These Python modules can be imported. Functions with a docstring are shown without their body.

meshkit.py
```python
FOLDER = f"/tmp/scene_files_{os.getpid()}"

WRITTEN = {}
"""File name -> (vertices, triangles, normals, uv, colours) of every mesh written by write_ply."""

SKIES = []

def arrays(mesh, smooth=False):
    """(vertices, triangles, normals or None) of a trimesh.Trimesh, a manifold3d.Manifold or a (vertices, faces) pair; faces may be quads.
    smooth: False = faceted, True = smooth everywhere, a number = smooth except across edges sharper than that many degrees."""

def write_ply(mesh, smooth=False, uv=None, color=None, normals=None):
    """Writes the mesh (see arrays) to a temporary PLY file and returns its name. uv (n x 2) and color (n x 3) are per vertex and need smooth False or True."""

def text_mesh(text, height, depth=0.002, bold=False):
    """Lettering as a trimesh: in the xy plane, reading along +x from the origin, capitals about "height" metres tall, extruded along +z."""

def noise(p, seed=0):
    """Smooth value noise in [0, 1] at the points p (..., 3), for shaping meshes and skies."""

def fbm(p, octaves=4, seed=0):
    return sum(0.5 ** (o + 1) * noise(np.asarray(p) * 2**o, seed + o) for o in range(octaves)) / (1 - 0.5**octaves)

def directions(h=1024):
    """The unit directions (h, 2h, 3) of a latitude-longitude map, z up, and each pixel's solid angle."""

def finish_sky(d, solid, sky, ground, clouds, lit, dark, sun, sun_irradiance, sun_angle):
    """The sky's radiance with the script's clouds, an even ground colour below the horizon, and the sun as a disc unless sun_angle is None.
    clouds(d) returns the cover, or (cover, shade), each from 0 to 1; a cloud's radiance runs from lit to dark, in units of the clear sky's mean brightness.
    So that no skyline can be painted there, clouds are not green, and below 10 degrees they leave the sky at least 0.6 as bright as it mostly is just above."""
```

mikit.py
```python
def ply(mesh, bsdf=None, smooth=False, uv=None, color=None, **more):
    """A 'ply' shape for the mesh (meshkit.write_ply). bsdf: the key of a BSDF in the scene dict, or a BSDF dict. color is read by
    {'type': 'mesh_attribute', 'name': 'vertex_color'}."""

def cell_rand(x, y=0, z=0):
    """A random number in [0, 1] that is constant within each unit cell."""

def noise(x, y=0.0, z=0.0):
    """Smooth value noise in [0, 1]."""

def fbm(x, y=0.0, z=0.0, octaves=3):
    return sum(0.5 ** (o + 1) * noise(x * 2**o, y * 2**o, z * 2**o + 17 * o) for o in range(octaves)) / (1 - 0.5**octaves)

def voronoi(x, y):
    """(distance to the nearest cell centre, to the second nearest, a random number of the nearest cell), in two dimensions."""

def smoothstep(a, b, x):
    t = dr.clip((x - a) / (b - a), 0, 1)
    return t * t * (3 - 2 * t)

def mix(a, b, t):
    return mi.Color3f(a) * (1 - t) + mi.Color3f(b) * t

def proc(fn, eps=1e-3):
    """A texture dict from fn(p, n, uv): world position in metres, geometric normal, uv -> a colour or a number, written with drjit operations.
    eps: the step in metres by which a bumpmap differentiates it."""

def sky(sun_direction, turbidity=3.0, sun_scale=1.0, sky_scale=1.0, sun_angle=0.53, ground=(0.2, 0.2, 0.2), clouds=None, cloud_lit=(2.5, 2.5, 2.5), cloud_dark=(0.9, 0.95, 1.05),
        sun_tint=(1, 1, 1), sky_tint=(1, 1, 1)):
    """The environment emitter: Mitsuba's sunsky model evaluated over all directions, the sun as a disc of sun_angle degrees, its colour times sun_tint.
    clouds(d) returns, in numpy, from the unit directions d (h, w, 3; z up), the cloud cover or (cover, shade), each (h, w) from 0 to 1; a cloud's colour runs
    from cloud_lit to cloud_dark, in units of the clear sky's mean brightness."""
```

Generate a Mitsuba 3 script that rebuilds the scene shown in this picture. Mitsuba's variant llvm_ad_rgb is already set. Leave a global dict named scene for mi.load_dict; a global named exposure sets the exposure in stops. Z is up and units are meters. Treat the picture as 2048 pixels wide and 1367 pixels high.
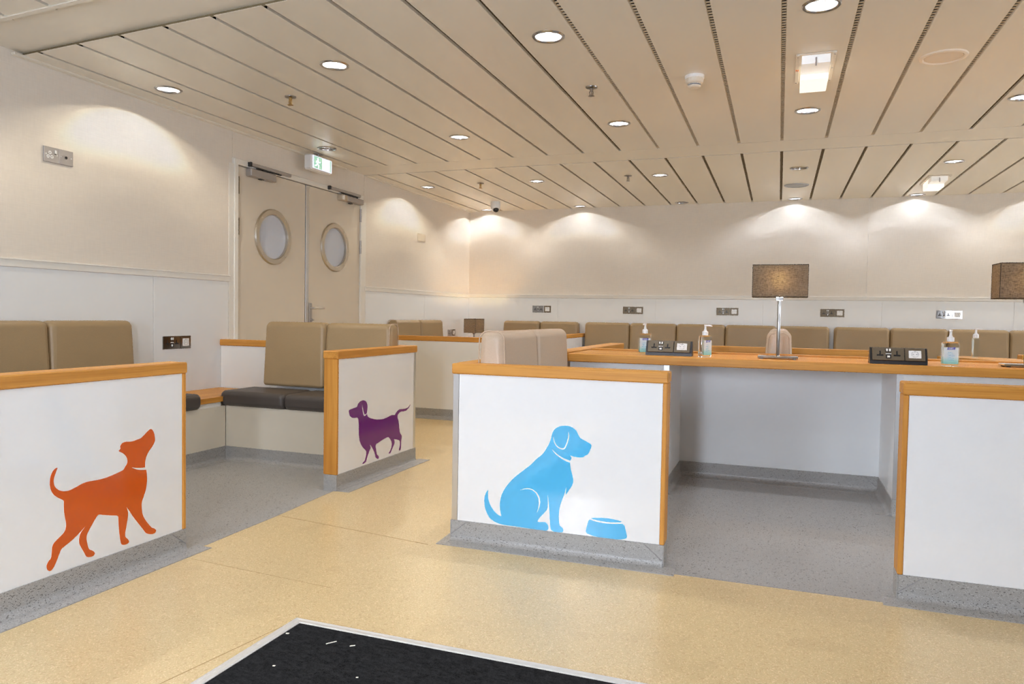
import math, random
import numpy as np, trimesh, drjit as dr, mitsuba as mi, mikit, meshkit
import manifold3d as m3
from shapely.geometry import Polygon, Point, LineString, box as sbox
from shapely.ops import unary_union
from mikit import noise, fbm, cell_rand, smoothstep, mix

random.seed(7)
T = mi.ScalarTransform4f
scene, labels = {}, {}

# ------------------------------------------------------------------ camera, daylight, exposure
YAW, PITCH, ROLL = -3.50297628e-01, -3.71984539e-02, 1.66280122e-02
_f = np.array([math.sin(YAW) * math.cos(PITCH), math.cos(YAW) * math.cos(PITCH), math.sin(PITCH)])
_r0 = np.array([math.cos(YAW), -math.sin(YAW), 0.0])
_u0 = np.cross(_r0, _f)
_up = -_r0 * math.sin(ROLL) + _u0 * math.cos(ROLL)
CAM = np.array([0.0, 0.0, 1.0])
scene['camera'] = {'type': 'perspective', 'fov': 2 * math.degrees(math.atan(1024 / 1457.766)), 'fov_axis': 'x', 'near_clip': 0.05, 'far_clip': 100.0,
                   'to_world': T().look_at(origin=CAM.tolist(), target=(CAM + _f).tolist(), up=_up.tolist())}
exposure = -0.12
WARM, NEUTRAL, COOL = (1.0, 0.895, 0.72), (1.0, 0.965, 0.915), (0.925, 0.985, 1.11)
DOWN, BEAM = 26.0, 1.90                         # radiance of a downlight's glass, intensity of its reflector's beam
DAY = (3.9, 4.35, 5.1)                           # daylight on the frosted panes behind the camera

# ------------------------------------------------------------------ room measures (metres)
XL, XR, YF, YB, ZC = -3.90, 5.20, 8.96, -1.00, 2.355
CAP0, CAP1 = 0.738, 0.783
PITCHX, JX0 = 0.3105, -0.017

# ------------------------------------------------------------------ materials
def rgb(*c): return {'type': 'rgb', 'value': list(c)}
def srgb(r, g, b):
    return [(c / 255 / 12.92) if c / 255 <= 0.04045 else ((c / 255 + 0.055) / 1.055) ** 2.4 for c in (r, g, b)]
def pr(name, col, rough=0.5, spec=0.5, metal=0.0, bump=None, bscale=1.0, **kw):
    b = {'type': 'principled', 'base_color': col if isinstance(col, dict) else rgb(*col), 'roughness': rough, 'metallic': metal, **kw}
    if metal == 0.0: b['specular'] = spec
    if bump is not None: b = {'type': 'bumpmap', 'arbitrary': bump, 'scale': bscale, 'bsdf': b}
    scene[name] = {'type': 'twosided', 'bsdf': b}
    return name

def wood_fn(axis, light=(0.60, 0.285, 0.060), dark=(0.45, 0.185, 0.032)):
    def fn(p, n, uv):
        c = [p.x, p.y, p.z]
        a = c[axis]; b, d = [c[i] for i in range(3) if i != axis]
        g = fbm(a * 2.2, b * 55, d * 55, 3)
        s = noise(a * 9, b * 260, d * 260)
        w = noise(a * 0.9, b * 13, d * 13)
        t = dr.clip(0.55 * g + 0.25 * s + 0.3 * w - 0.05, 0, 1)
        return mix(light, dark, smoothstep(0.25, 0.8, t))
    return fn
WOOD = [pr('mat_oak_x', mikit.proc(wood_fn(0)), 0.40, 0.22), pr('mat_oak_y', mikit.proc(wood_fn(1)), 0.40, 0.22), pr('mat_oak_z', mikit.proc(wood_fn(2)), 0.40, 0.22)]

def wallpaper(p, n, uv):
    h = dr.select(dr.abs(n.x) > 0.5, p.y, p.x)
    w = noise(h * 260, p.z * 26) * 0.5 + noise(h * 26, p.z * 260, 3) * 0.5
    v = 0.965 + 0.07 * w
    return mi.Color3f(0.68, 0.625, 0.55) * v
pr('mat_wallpaper', mikit.proc(wallpaper), 0.75, 0.25)
pr('mat_wainscot', (0.745, 0.76, 0.76), 0.32, 0.4)
pr('mat_wall_white', (0.72, 0.71, 0.68), 0.4, 0.4)
pr('mat_wall_grey', (0.22, 0.21, 0.20), 0.5, 0.3)
pr('mat_bench_base', (0.64, 0.585, 0.485), 0.4, 0.4)
pr('mat_frame_white', (0.72, 0.70, 0.645), 0.35, 0.4)
pr('mat_door', (0.60, 0.535, 0.44), 0.38, 0.4)
def ceiling_fn(p, n, uv):
    v = 0.975 + 0.05 * fbm(p.x * 3, p.y * 1.2, 0, 2)
    return mi.Color3f(0.665, 0.62, 0.53) * v
pr('mat_ceiling', mikit.proc(ceiling_fn), 0.30, 0.7)
pr('mat_joint', (0.15, 0.115, 0.062), 0.6, 0.3)  # brown darkened so the shade inside the gaps is in the colour
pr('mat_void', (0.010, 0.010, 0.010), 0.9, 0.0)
pr('mat_plenum', (0.05, 0.05, 0.05), 0.9, 0.0)
pr('mat_vent', (0.50, 0.42, 0.30), 0.45, 0.4)

def speckle(p, s):
    x, y, z = p.x * s, p.y * s, p.z * s
    return noise(x, y, z), noise(x * 1.7 + 31, y * 1.7, z * 1.7 + 7)
def vinyl_grey(p, n, uv):
    a, b = speckle(p, 230.0)
    big = fbm(p.x * 2, p.y * 2, p.z * 2, 2)
    c = mi.Color3f(0.31, 0.30, 0.285) * (0.93 + 0.14 * big)
    c = mix(c, (0.11, 0.105, 0.10), 0.8 * smoothstep(0.66, 0.80, a))
    return mix(c, (0.47, 0.46, 0.45), 0.75 * smoothstep(0.66, 0.82, b))
def vinyl_yellow(p, n, uv):
    a, b = speckle(p, 190.0)
    big = fbm(p.x * 1.3, p.y * 1.3, 0, 3)
    c = mi.Color3f(0.55, 0.415, 0.215) * (0.93 + 0.14 * big)
    c = mix(c, (0.42, 0.26, 0.11), 0.35 * smoothstep(0.68, 0.82, a))
    c = mix(c, (0.78, 0.60, 0.38), 0.45 * smoothstep(0.66, 0.82, b))
    st = smoothstep(0.70, 0.80, fbm(p.x * 5 + 9, p.y * 5 + 3, 0, 3)) * 0.10
    return mix(c, (0.30, 0.19, 0.09), st)
def vinyl_relief(p, n, uv):
    return noise(p.x * 150, p.y * 150, p.z * 150)
pr('mat_vinyl_grey', mikit.proc(vinyl_grey), 0.36, 0.45, bump=mikit.proc(vinyl_relief), bscale=0.0004)
pr('mat_vinyl_yellow', mikit.proc(vinyl_yellow), 0.30, 0.5, bump=mikit.proc(vinyl_relief), bscale=0.0003)
pr('mat_seam', (0.26, 0.25, 0.25), 0.6, 0.3)
pr('mat_seam_yellow', (0.42, 0.28, 0.13), 0.6, 0.3)

pr('mat_panel', (0.78, 0.78, 0.78), 0.06, 0.5)
def leather(c, s=0.12):
    def fn(p, n, uv):
        return mi.Color3f(*c) * (1 - s / 2 + s * noise(p.x * 420, p.y * 420, p.z * 420)) * (0.96 + 0.08 * fbm(p.x * 5, p.y * 5, p.z * 5, 2))
    return fn
pr('mat_tan', mikit.proc(leather((0.32, 0.222, 0.117))), 0.42, 0.45)
pr('mat_tan_lit', mikit.proc(leather((0.50, 0.385, 0.28))), 0.42, 0.45)  # same tan leather, its colour lightened for the stronger light there
pr('mat_seat_dark', mikit.proc(leather((0.058, 0.048, 0.043))), 0.42, 0.45)
pr('mat_piping', (0.50, 0.38, 0.27), 0.45, 0.4)
pr('mat_orange', srgb(200, 84, 18), 0.08, 0.5)
pr('mat_purple', srgb(98, 12, 110), 0.08, 0.5)
pr('mat_blue', srgb(84, 178, 226), 0.08, 0.5)
pr('mat_alu', (0.72, 0.73, 0.75), 0.28, metal=1.0)
pr('mat_steel', (0.62, 0.57, 0.49), 0.30, metal=1.0)
pr('mat_grey_metal', (0.42, 0.40, 0.39), 0.4, metal=0.7)
pr('mat_chrome', (0.86, 0.85, 0.84), 0.07, metal=1.0)
pr('mat_rim', (0.50, 0.49, 0.48), 0.12, metal=1.0)
pr('mat_plate_beige', (0.56, 0.49, 0.39), 0.35, 0.5)  # cream plate, darkened in colour in place of its shading
pr('mat_nickel', (0.30, 0.28, 0.26), 0.2, metal=1.0)  # chrome with its dark reflection put into the base colour
pr('mat_frame_alu', (0.60, 0.59, 0.56), 0.45, metal=0.4)
pr('mat_pole', (0.42, 0.41, 0.40), 0.09, metal=1.0)
pr('mat_brass', (0.50, 0.33, 0.12), 0.25, metal=1.0)
pr('mat_black_nickel', (0.20, 0.185, 0.165), 0.13, metal=1.0)
pr('mat_bronze', (0.155, 0.125, 0.085), 0.42, metal=0.6)
pr('mat_black', (0.013, 0.013, 0.014), 0.3, 0.5)
def black_case(p, n, uv):
    return mi.Color3f(0.03, 0.03, 0.033) * (0.5 + 1.4 * noise(p.x * 600, p.y * 600, p.z * 600))
pr('mat_black_case', mikit.proc(black_case), 0.4, 0.4)
pr('mat_white', (0.78, 0.78, 0.77), 0.3, 0.5)
pr('mat_cream_plastic', (0.70, 0.635, 0.53), 0.35, 0.5)
pr('mat_speaker', (0.74, 0.66, 0.55), 0.6, 0.3)
pr('mat_speaker_grille', (0.66, 0.57, 0.46), 0.7, 0.2)
pr('mat_grey_print', (0.28, 0.29, 0.31), 0.5, 0.3)
pr('mat_reflector', (0.90, 0.89, 0.87), 0.35, 0.5)
pr('mat_mirror_reflector', (0.90, 0.88, 0.86), 0.06, metal=1.0)
pr('mat_grille', (0.45, 0.48, 0.52), 0.4, metal=0.4)
def glazing(p, n, uv):
    q = dr.sin(p.y * 420) * dr.sin(p.z * 420)
    return mix((0.56, 0.60, 0.68), (0.44, 0.48, 0.56), smoothstep(0.1, 0.6, q))
pr('mat_port_glass', mikit.proc(glazing), 0.10, 0.55)
pr('mat_port_glass_plain', (0.50, 0.54, 0.62), 0.07, 0.55)
def carpet(p, n, uv):
    f = fbm(p.x * 60 + p.y * 25, p.y * 110, 0, 4); g = noise(p.x * 420, p.y * 420)
    return mi.Color3f(0.013, 0.013, 0.0135) * (0.25 + 1.3 * f + 1.0 * g)
pr('mat_carpet', mikit.proc(carpet), 1.0, 0.0)
pr('mat_paper', (0.75, 0.72, 0.62), 0.7, 0.2)
pr('mat_label_logo', srgb(52, 44, 150), 0.35, 0.4)
pr('mat_orange_print', srgb(226, 120, 50), 0.5, 0.3)
scene['mat_shade'] = {'type': 'principledthin', 'base_color': mikit.proc(lambda p, n, uv: mi.Color3f(0.145, 0.125, 0.098) * (0.45 + 1.1 * (noise(p.x * 90 + p.y * 90, p.z * 520) * 0.6 + noise(p.x * 520 + p.y * 520, p.z * 90) * 0.4))),
                      'roughness': 0.8, 'diff_trans': 0.5, 'spec_trans': 0.0}
scene['mat_shade_lined'] = {**scene['mat_shade'], 'diff_trans': 0.14}
pr('mat_shade_edge', (0.02, 0.018, 0.016), 0.7, 0.2)
scene['mat_gel'] = {'type': 'dielectric', 'int_ior': 1.36, 'specular_transmittance': rgb(0.96, 0.99, 0.99)}
scene['mat_label_film'] = {'type': 'principledthin', 'base_color': mikit.proc(lambda p, n, uv: mix((0.40, 0.80, 0.78), (0.86, 0.92, 0.97), smoothstep(0.02, 0.5, uv.y))), 'roughness': 0.4, 'diff_trans': 1.0, 'spec_trans': 0.0}

# ------------------------------------------------------------------ mesh helpers
def bx(x0, x1, y0, y1, z0, z1, b=0.0):
    """A box, its edges chamfered by b."""
    if x0 > x1: x0, x1 = x1, x0
    if y0 > y1: y0, y1 = y1, y0
    if b <= 0:
        m = trimesh.creation.box((x1 - x0, y1 - y0, z1 - z0)); m.apply_translation(((x0 + x1) / 2, (y0 + y1) / 2, (z0 + z1) / 2)); return m
    pts = []
    for i, X in enumerate((x0, x1)):
        for j, Y in enumerate((y0, y1)):
            for k, Z in enumerate((z0, z1)):
                sx, sy, sz = (b if i == 0 else -b), (b if j == 0 else -b), (b if k == 0 else -b)
                pts += [(X, Y + sy, Z + sz), (X + sx, Y, Z + sz), (X + sx, Y + sy, Z)]
    return trimesh.Trimesh(np.array(pts), process=False).convex_hull
def spheres(pts, seg=20):
    """The hull of balls given as (x, y, z, r)."""
    ms = [m3.Manifold.sphere(r, seg).translate((x, y, z)) for x, y, z, r in pts]
    h = m3.Manifold.batch_hull(ms).to_mesh()
    return trimesh.Trimesh(h.vert_properties[:, :3], h.tri_verts, process=False)
def pillow(x0, x1, y0, y1, z0, z1, r, seg=20):
    return spheres([(x, y, z, r) for x in (x0 + r, x1 - r) for y in (y0 + r, y1 - r) for z in (z0 + r, z1 - r)], seg)
def lathe(profile, n=40, axis='z'):
    m = trimesh.creation.revolve(np.array(profile, float), sections=n)
    if axis == 'y': m.apply_transform(trimesh.transformations.rotation_matrix(-math.pi / 2, [1, 0, 0]))
    return m
def cyl(p0, p1, r, n=20):
    return trimesh.creation.cylinder(radius=r, segment=[p0, p1], sections=n)
def ext(poly, h, z=0.0):
    ps = [g for g in getattr(poly, 'geoms', [poly]) if g.area > 1e-9]
    m = trimesh.util.concatenate([trimesh.creation.extrude_polygon(g, h, engine='earcut') for g in ps])
    m.apply_translation((0, 0, z)); return m
def cat(*ms): return trimesh.util.concatenate(list(ms))
def frame(o, u, v, n):
    M = np.eye(4); M[:3, 0], M[:3, 1], M[:3, 2], M[:3, 3] = u, v, n, o; return M
def at(m, M):
    m = m.copy(); m.apply_transform(M)
    if np.linalg.det(M[:3, :3]) < 0: m.invert()
    return m
def tube(path, r, n=10):
    path = np.array(path, float)
    return cat(*[trimesh.creation.cylinder(radius=r, segment=[a, b], sections=n) for a, b in zip(path[:-1], path[1:])], *[trimesh.creation.icosphere(1, r).apply_translation(p) for p in path[1:-1]])
def strip(x, y, z): return None

# ------------------------------------------------------------------ naming helpers
def numbered(name):
    used = {k.split('__')[0] for k in scene} | set(labels) if '__' not in name else set(scene)
    if name not in used: return name
    i = 1
    while f'{name}_{i:03d}' in used: i += 1
    return f'{name}_{i:03d}'
def thing(name, label, category, group=None):
    key = numbered(name); labels[key] = {'label': label, 'category': category}
    if group: labels[key]['group'] = group
    return key
def part(parent, name, mesh, mat, smooth=False, label=None, kind=None, **kw):
    key = numbered(parent + '__' + name)
    scene[key] = mesh if isinstance(mesh, dict) else mikit.ply(mesh, mat, smooth=smooth, **kw)
    if label or kind: labels[key] = {**({'label': label} if label else {}), **({'kind': kind} if kind else {})}
    return key
def subs(parent, name, meshes, mat, smooth=False, **kw):
    return [part(parent, name, m, mat, smooth, **kw) for m in meshes]
def single(name, mesh, mat, label, category, group=None, smooth=False, **kw):
    key = thing(name, label, category, group); scene[key] = mikit.ply(mesh, mat, smooth=smooth, **kw); return key
def struct(name, mesh=None, mat=None, label=None, smooth=False):
    labels[name] = {'kind': 'structure', **({'label': label} if label else {})}
    if mesh is not None: scene[name] = mikit.ply(mesh, mat, smooth=smooth)
    return name
EX, EY, EZ = np.eye(3)
PRINTS = {
    'orange': [(2.1808,0.5316),(2.1922,0.524),(2.1996,0.5044),(2.2024,0.4854),(2.1978,0.4722),(2.1864,0.4579),(2.1694,0.4423),(2.1581,0.4236),(2.1536,0.4061),(2.153,0.3843),(2.1558,0.3796),(2.1591,0.3735),(2.1618,0.3564),(2.1629,0.3286),(2.1578,0.2975),(2.1466,0.2725),(2.1371,0.2518),(2.137,0.229),(2.1408,0.2028),(2.1519,0.1816),(2.1687,0.1587),(2.1857,0.1389),(2.1971,0.1339),(2.2075,0.1236),(2.2028,0.1145),(2.1885,0.1124),(2.1714,0.1177),(2.1562,0.1265),(2.1435,0.1448),(2.1215,0.1736),(2.0999,0.2019),(2.0839,0.2263),(2.0733,0.2423),(2.0665,0.253),(2.0707,0.2408),(2.0743,0.2264),(2.0732,0.2088),(2.0668,0.1791),(2.0598,0.1498),(2.0613,0.1382),(2.0755,0.1229),(2.0792,0.1128),(2.0702,0.1083),(2.0544,0.1089),(2.044,0.1142),(2.0399,0.1287),(2.0354,0.1566),(2.0324,0.1884),(2.0315,0.2107),(2.0305,0.2273),(1.996,0.2365),(1.9663,0.2458),(1.9468,0.2529),(1.9396,0.2475),(1.9251,0.2299),(1.9107,0.2104),(1.8989,0.1926),(1.8965,0.1785),(1.9001,0.1605),(1.9042,0.1424),(1.9103,0.1342),(1.9245,0.1257),(1.9317,0.115),(1.9244,0.1065),(1.9078,0.1074),(1.8961,0.1132),(1.8892,0.1279),(1.88,0.1454),(1.8686,0.1676),(1.8678,0.1867),(1.8734,0.2039),(1.885,0.2153),(1.8944,0.2254),(1.8804,0.2145),(1.8597,0.1994),(1.8348,0.1858),(1.8125,0.1758),(1.7994,0.1696),(1.7906,0.1519),(1.7818,0.1323),(1.7731,0.1169),(1.7624,0.1063),(1.754,0.1078),(1.7469,0.1173),(1.7457,0.1297),(1.7521,0.1417),(1.7627,0.1484),(1.765,0.1678),(1.7664,0.1875),(1.7737,0.1994),(1.791,0.2106),(1.8085,0.222),(1.8164,0.232),(1.8197,0.2496),(1.8154,0.2711),(1.8112,0.2967),(1.8105,0.3213),(1.8114,0.3361),(1.7919,0.348),(1.7749,0.362),(1.7644,0.3783),(1.7595,0.3974),(1.76,0.4172),(1.7648,0.4361),(1.7734,0.4484),(1.782,0.4535),(1.7884,0.4543),(1.784,0.4443),(1.7775,0.4296),(1.7731,0.4144),(1.7743,0.3982),(1.7815,0.3846),(1.7943,0.3737),(1.8116,0.367),(1.8315,0.3654),(1.8539,0.3708),(1.8768,0.3783),(1.9046,0.382),(1.9378,0.3792),(1.9719,0.3795),(2.0068,0.384),(2.0373,0.3902),(2.0539,0.3936),(2.0608,0.4033),(2.0713,0.4147),(2.0729,0.4277),(2.0677,0.442),(2.0557,0.4552),(2.0402,0.4645),(2.0315,0.4695),(2.0428,0.4764),(2.0393,0.4858),(2.0481,0.4962),(2.0637,0.4995),(2.0928,0.4949),(2.1116,0.4982),(2.1334,0.5007),(2.15,0.5118),(2.1667,0.5244)],
    'orange_cut': [(2.0871,0.3983),(2.1113,0.3909),(2.1331,0.3867),(2.1619,0.3835),(2.1619,0.3743),(2.1441,0.3764),(2.1248,0.3806),(2.1059,0.3875)],
    'purple': [(3.5821,0.4381),(3.5881,0.4417),(3.6125,0.4436),(3.6495,0.4472),(3.6683,0.4492),(3.6744,0.4598),(3.6868,0.4705),(3.7058,0.4788),(3.7347,0.4816),(3.7575,0.4758),(3.7741,0.4645),(3.783,0.4478),(3.7834,0.4266),(3.7784,0.4079),(3.7766,0.3986),(3.7855,0.3806),(3.7956,0.3723),(3.8259,0.3614),(3.8668,0.3508),(3.9084,0.3436),(3.9578,0.339),(4.0008,0.3408),(4.0372,0.3462),(4.0667,0.3499),(4.0892,0.3502),(4.1157,0.345),(4.1306,0.3583),(4.1534,0.3707),(4.1804,0.3763),(4.2197,0.3725),(4.2596,0.371),(4.2919,0.3739),(4.312,0.3845),(4.3282,0.3953),(4.3163,0.379),(4.2961,0.3676),(4.272,0.3567),(4.236,0.3552),(4.1925,0.3584),(4.1693,0.3517),(4.154,0.3421),(4.1489,0.3276),(4.1625,0.3068),(4.1708,0.2828),(4.1769,0.2514),(4.1854,0.2196),(4.2078,0.2028),(4.212,0.1887),(4.2046,0.1667),(4.2037,0.1399),(4.2018,0.1171),(4.1942,0.1049),(4.1802,0.1046),(4.1707,0.1127),(4.182,0.1262),(4.1895,0.1422),(4.1851,0.1659),(4.1731,0.1762),(4.1382,0.1855),(4.1038,0.1927),(4.117,0.1797),(4.1173,0.1653),(4.1025,0.1488),(4.0862,0.1326),(4.0716,0.1163),(4.0606,0.107),(4.0421,0.1091),(4.0456,0.1171),(4.0639,0.127),(4.0748,0.1421),(4.0819,0.1635),(4.0762,0.1812),(4.0587,0.2008),(4.0362,0.2174),(4.0034,0.215),(3.9603,0.2087),(3.9181,0.2008),(3.8835,0.1937),(3.8817,0.1778),(3.8897,0.1548),(3.8985,0.1298),(3.9161,0.1194),(3.9234,0.1054),(3.9165,0.0986),(3.8955,0.1038),(3.8814,0.1165),(3.8763,0.1336),(3.8636,0.1538),(3.8461,0.1765),(3.8289,0.1937),(3.8118,0.2071),(3.8222,0.1894),(3.8257,0.1799),(3.8125,0.1715),(3.7994,0.1524),(3.7865,0.1335),(3.7768,0.1175),(3.7704,0.1063),(3.7541,0.1023),(3.7327,0.1004),(3.7345,0.1078),(3.7571,0.1158),(3.7635,0.127),(3.773,0.1464),(3.7759,0.1688),(3.7659,0.1794),(3.7362,0.1984),(3.7099,0.2271),(3.6967,0.2534),(3.6912,0.2819),(3.6895,0.3098),(3.6903,0.3373),(3.6874,0.3584),(3.682,0.3764),(3.6724,0.3862),(3.6505,0.3873),(3.6256,0.3894),(3.6071,0.3962),(3.5917,0.4083),(3.5854,0.4225),(3.581,0.4315)],
    'purple_cut': [(3.7234,0.4596),(3.7322,0.436),(3.7404,0.4142),(3.7524,0.3925),(3.7655,0.3944),(3.7851,0.4036),(3.7799,0.3954),(3.7656,0.3884),(3.7513,0.3849),(3.7408,0.389),(3.7327,0.4081),(3.7245,0.4334)],
    'blue': [(-0.7104,0.4701),(-0.7168,0.4757),(-0.74,0.4863),(-0.7591,0.4951),(-0.7678,0.5089),(-0.7744,0.5228),(-0.7874,0.5343),(-0.8045,0.5414),(-0.8259,0.5424),(-0.8472,0.5385),(-0.8642,0.529),(-0.8748,0.5178),(-0.8818,0.5006),(-0.8858,0.4795),(-0.8953,0.4558),(-0.9079,0.4338),(-0.9207,0.4139),(-0.9444,0.3952),(-0.9574,0.3814),(-0.9747,0.363),(-1.001,0.3417),(-1.0275,0.3201),(-1.0518,0.2987),(-1.0718,0.2754),(-1.0895,0.2501),(-1.1027,0.2252),(-1.1091,0.1987),(-1.111,0.1726),(-1.1069,0.1472),(-1.1011,0.1285),(-1.1195,0.135),(-1.1381,0.1503),(-1.1547,0.1723),(-1.1643,0.1973),(-1.1671,0.223),(-1.1651,0.2405),(-1.1741,0.2288),(-1.1821,0.2085),(-1.1836,0.1866),(-1.18,0.1609),(-1.1703,0.1359),(-1.156,0.1158),(-1.135,0.103),(-1.1143,0.0967),(-1.0868,0.0934),(-1.0414,0.0935),(-0.9965,0.0919),(-0.952,0.0912),(-0.9167,0.0911),(-0.897,0.0909),(-0.8884,0.0995),(-0.8909,0.1161),(-0.9021,0.1275),(-0.9261,0.1247),(-0.9402,0.1239),(-0.9308,0.1411),(-0.9136,0.1599),(-0.8944,0.1831),(-0.8937,0.2168),(-0.8966,0.2502),(-0.8908,0.2213),(-0.887,0.1839),(-0.8836,0.1422),(-0.8812,0.1088),(-0.8775,0.0966),(-0.8643,0.0906),(-0.8427,0.091),(-0.8276,0.092),(-0.8226,0.101),(-0.828,0.1129),(-0.8411,0.1197),(-0.8446,0.1466),(-0.8443,0.1759),(-0.8405,0.2015),(-0.8324,0.2274),(-0.8222,0.2535),(-0.8131,0.2919),(-0.8178,0.2477),(-0.8033,0.272),(-0.7889,0.2942),(-0.7842,0.3154),(-0.7898,0.3397),(-0.7966,0.3599),(-0.8015,0.3905),(-0.7982,0.4003),(-0.7933,0.4099),(-0.802,0.4195),(-0.785,0.4155),(-0.7637,0.4136),(-0.7448,0.416),(-0.7345,0.425),(-0.7241,0.43),(-0.7181,0.4428),(-0.7122,0.4576)],
    'blue_c': [(-0.8833,0.4421),(-0.8578,0.4203),(-0.8317,0.4058),(-0.7909,0.3952),(-0.7971,0.388),(-0.8186,0.3928),(-0.8424,0.4049),(-0.8686,0.4224)],
    'blue_e': [(-0.8745,0.4991),(-0.8705,0.4744),(-0.8585,0.4553),(-0.8411,0.4462),(-0.8274,0.4473),(-0.818,0.468),(-0.8108,0.4934),(-0.8105,0.5223),(-0.8049,0.4979),(-0.8108,0.4727),(-0.823,0.4439),(-0.8358,0.4404),(-0.8549,0.4464),(-0.8694,0.4619),(-0.875,0.4803)],
    'blue_h': [(-1.0217,0.2513),(-0.9995,0.2611),(-0.9818,0.265),(-0.9596,0.2608),(-0.9417,0.2478),(-0.9303,0.2299),(-0.9264,0.2092),(-0.9316,0.1833),(-0.9444,0.1565),(-0.936,0.1828),(-0.933,0.2085),(-0.9369,0.2292),(-0.9505,0.249),(-0.9684,0.2591),(-0.9906,0.2599),(-1.0084,0.2547)],
    'bowl': [(-0.7143,0.1613),(-0.6954,0.1552),(-0.6537,0.1509),(-0.6126,0.1523),(-0.5679,0.1587),(-0.5591,0.126),(-0.5537,0.1023),(-0.5705,0.0942),(-0.6112,0.0892),(-0.6524,0.0882),(-0.694,0.0927),(-0.7286,0.1026),(-0.7222,0.1356)],
    'bowl_rim': [(-0.7089,0.1644),(-0.6956,0.1691),(-0.6542,0.1734),(-0.613,0.1727),(-0.5721,0.1659),(-0.5924,0.1612),(-0.6332,0.1573),(-0.6746,0.1592)],
}

# ================================================================== THE ROOM
struct('floor', bx(XL, XR, YB, YF, -0.05, 0.0), 'mat_vinyl_yellow', 'cream yellow speckled vinyl floor')
grey = [Polygon([(XL, 0.2), (-2.213, 0.2), (-2.222, 1.6), (-2.262, 2.44), (-2.275, 2.934), (-2.312, 3.47), (-2.36, 3.47), (-2.36, 4.36), (XL, 4.36)]),
        Polygon([(-1.337, 2.90), (-0.36, 2.862), (0.365, 2.862), (2.6, 2.90), (2.6, 5.9), (-1.337, 5.9)]),
        sbox(XL, 6.35, -2.33, YF), sbox(-2.29, 8.1, XR, YF)]
for g in grey: part('floor', 'vinyl_inlay', ext(g, 0.0015), 'mat_vinyl_grey', label='grey speckled vinyl')
def seam(a, b, w=0.004, mat='mat_seam_yellow'):
    a, b = np.array(a, float), np.array(b, float); d = (b - a) / np.linalg.norm(b - a); n = np.array([-d[1], d[0]]) * w / 2
    return ext(Polygon([a + n, b + n, b - n, a - n]), 0.0008)
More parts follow.
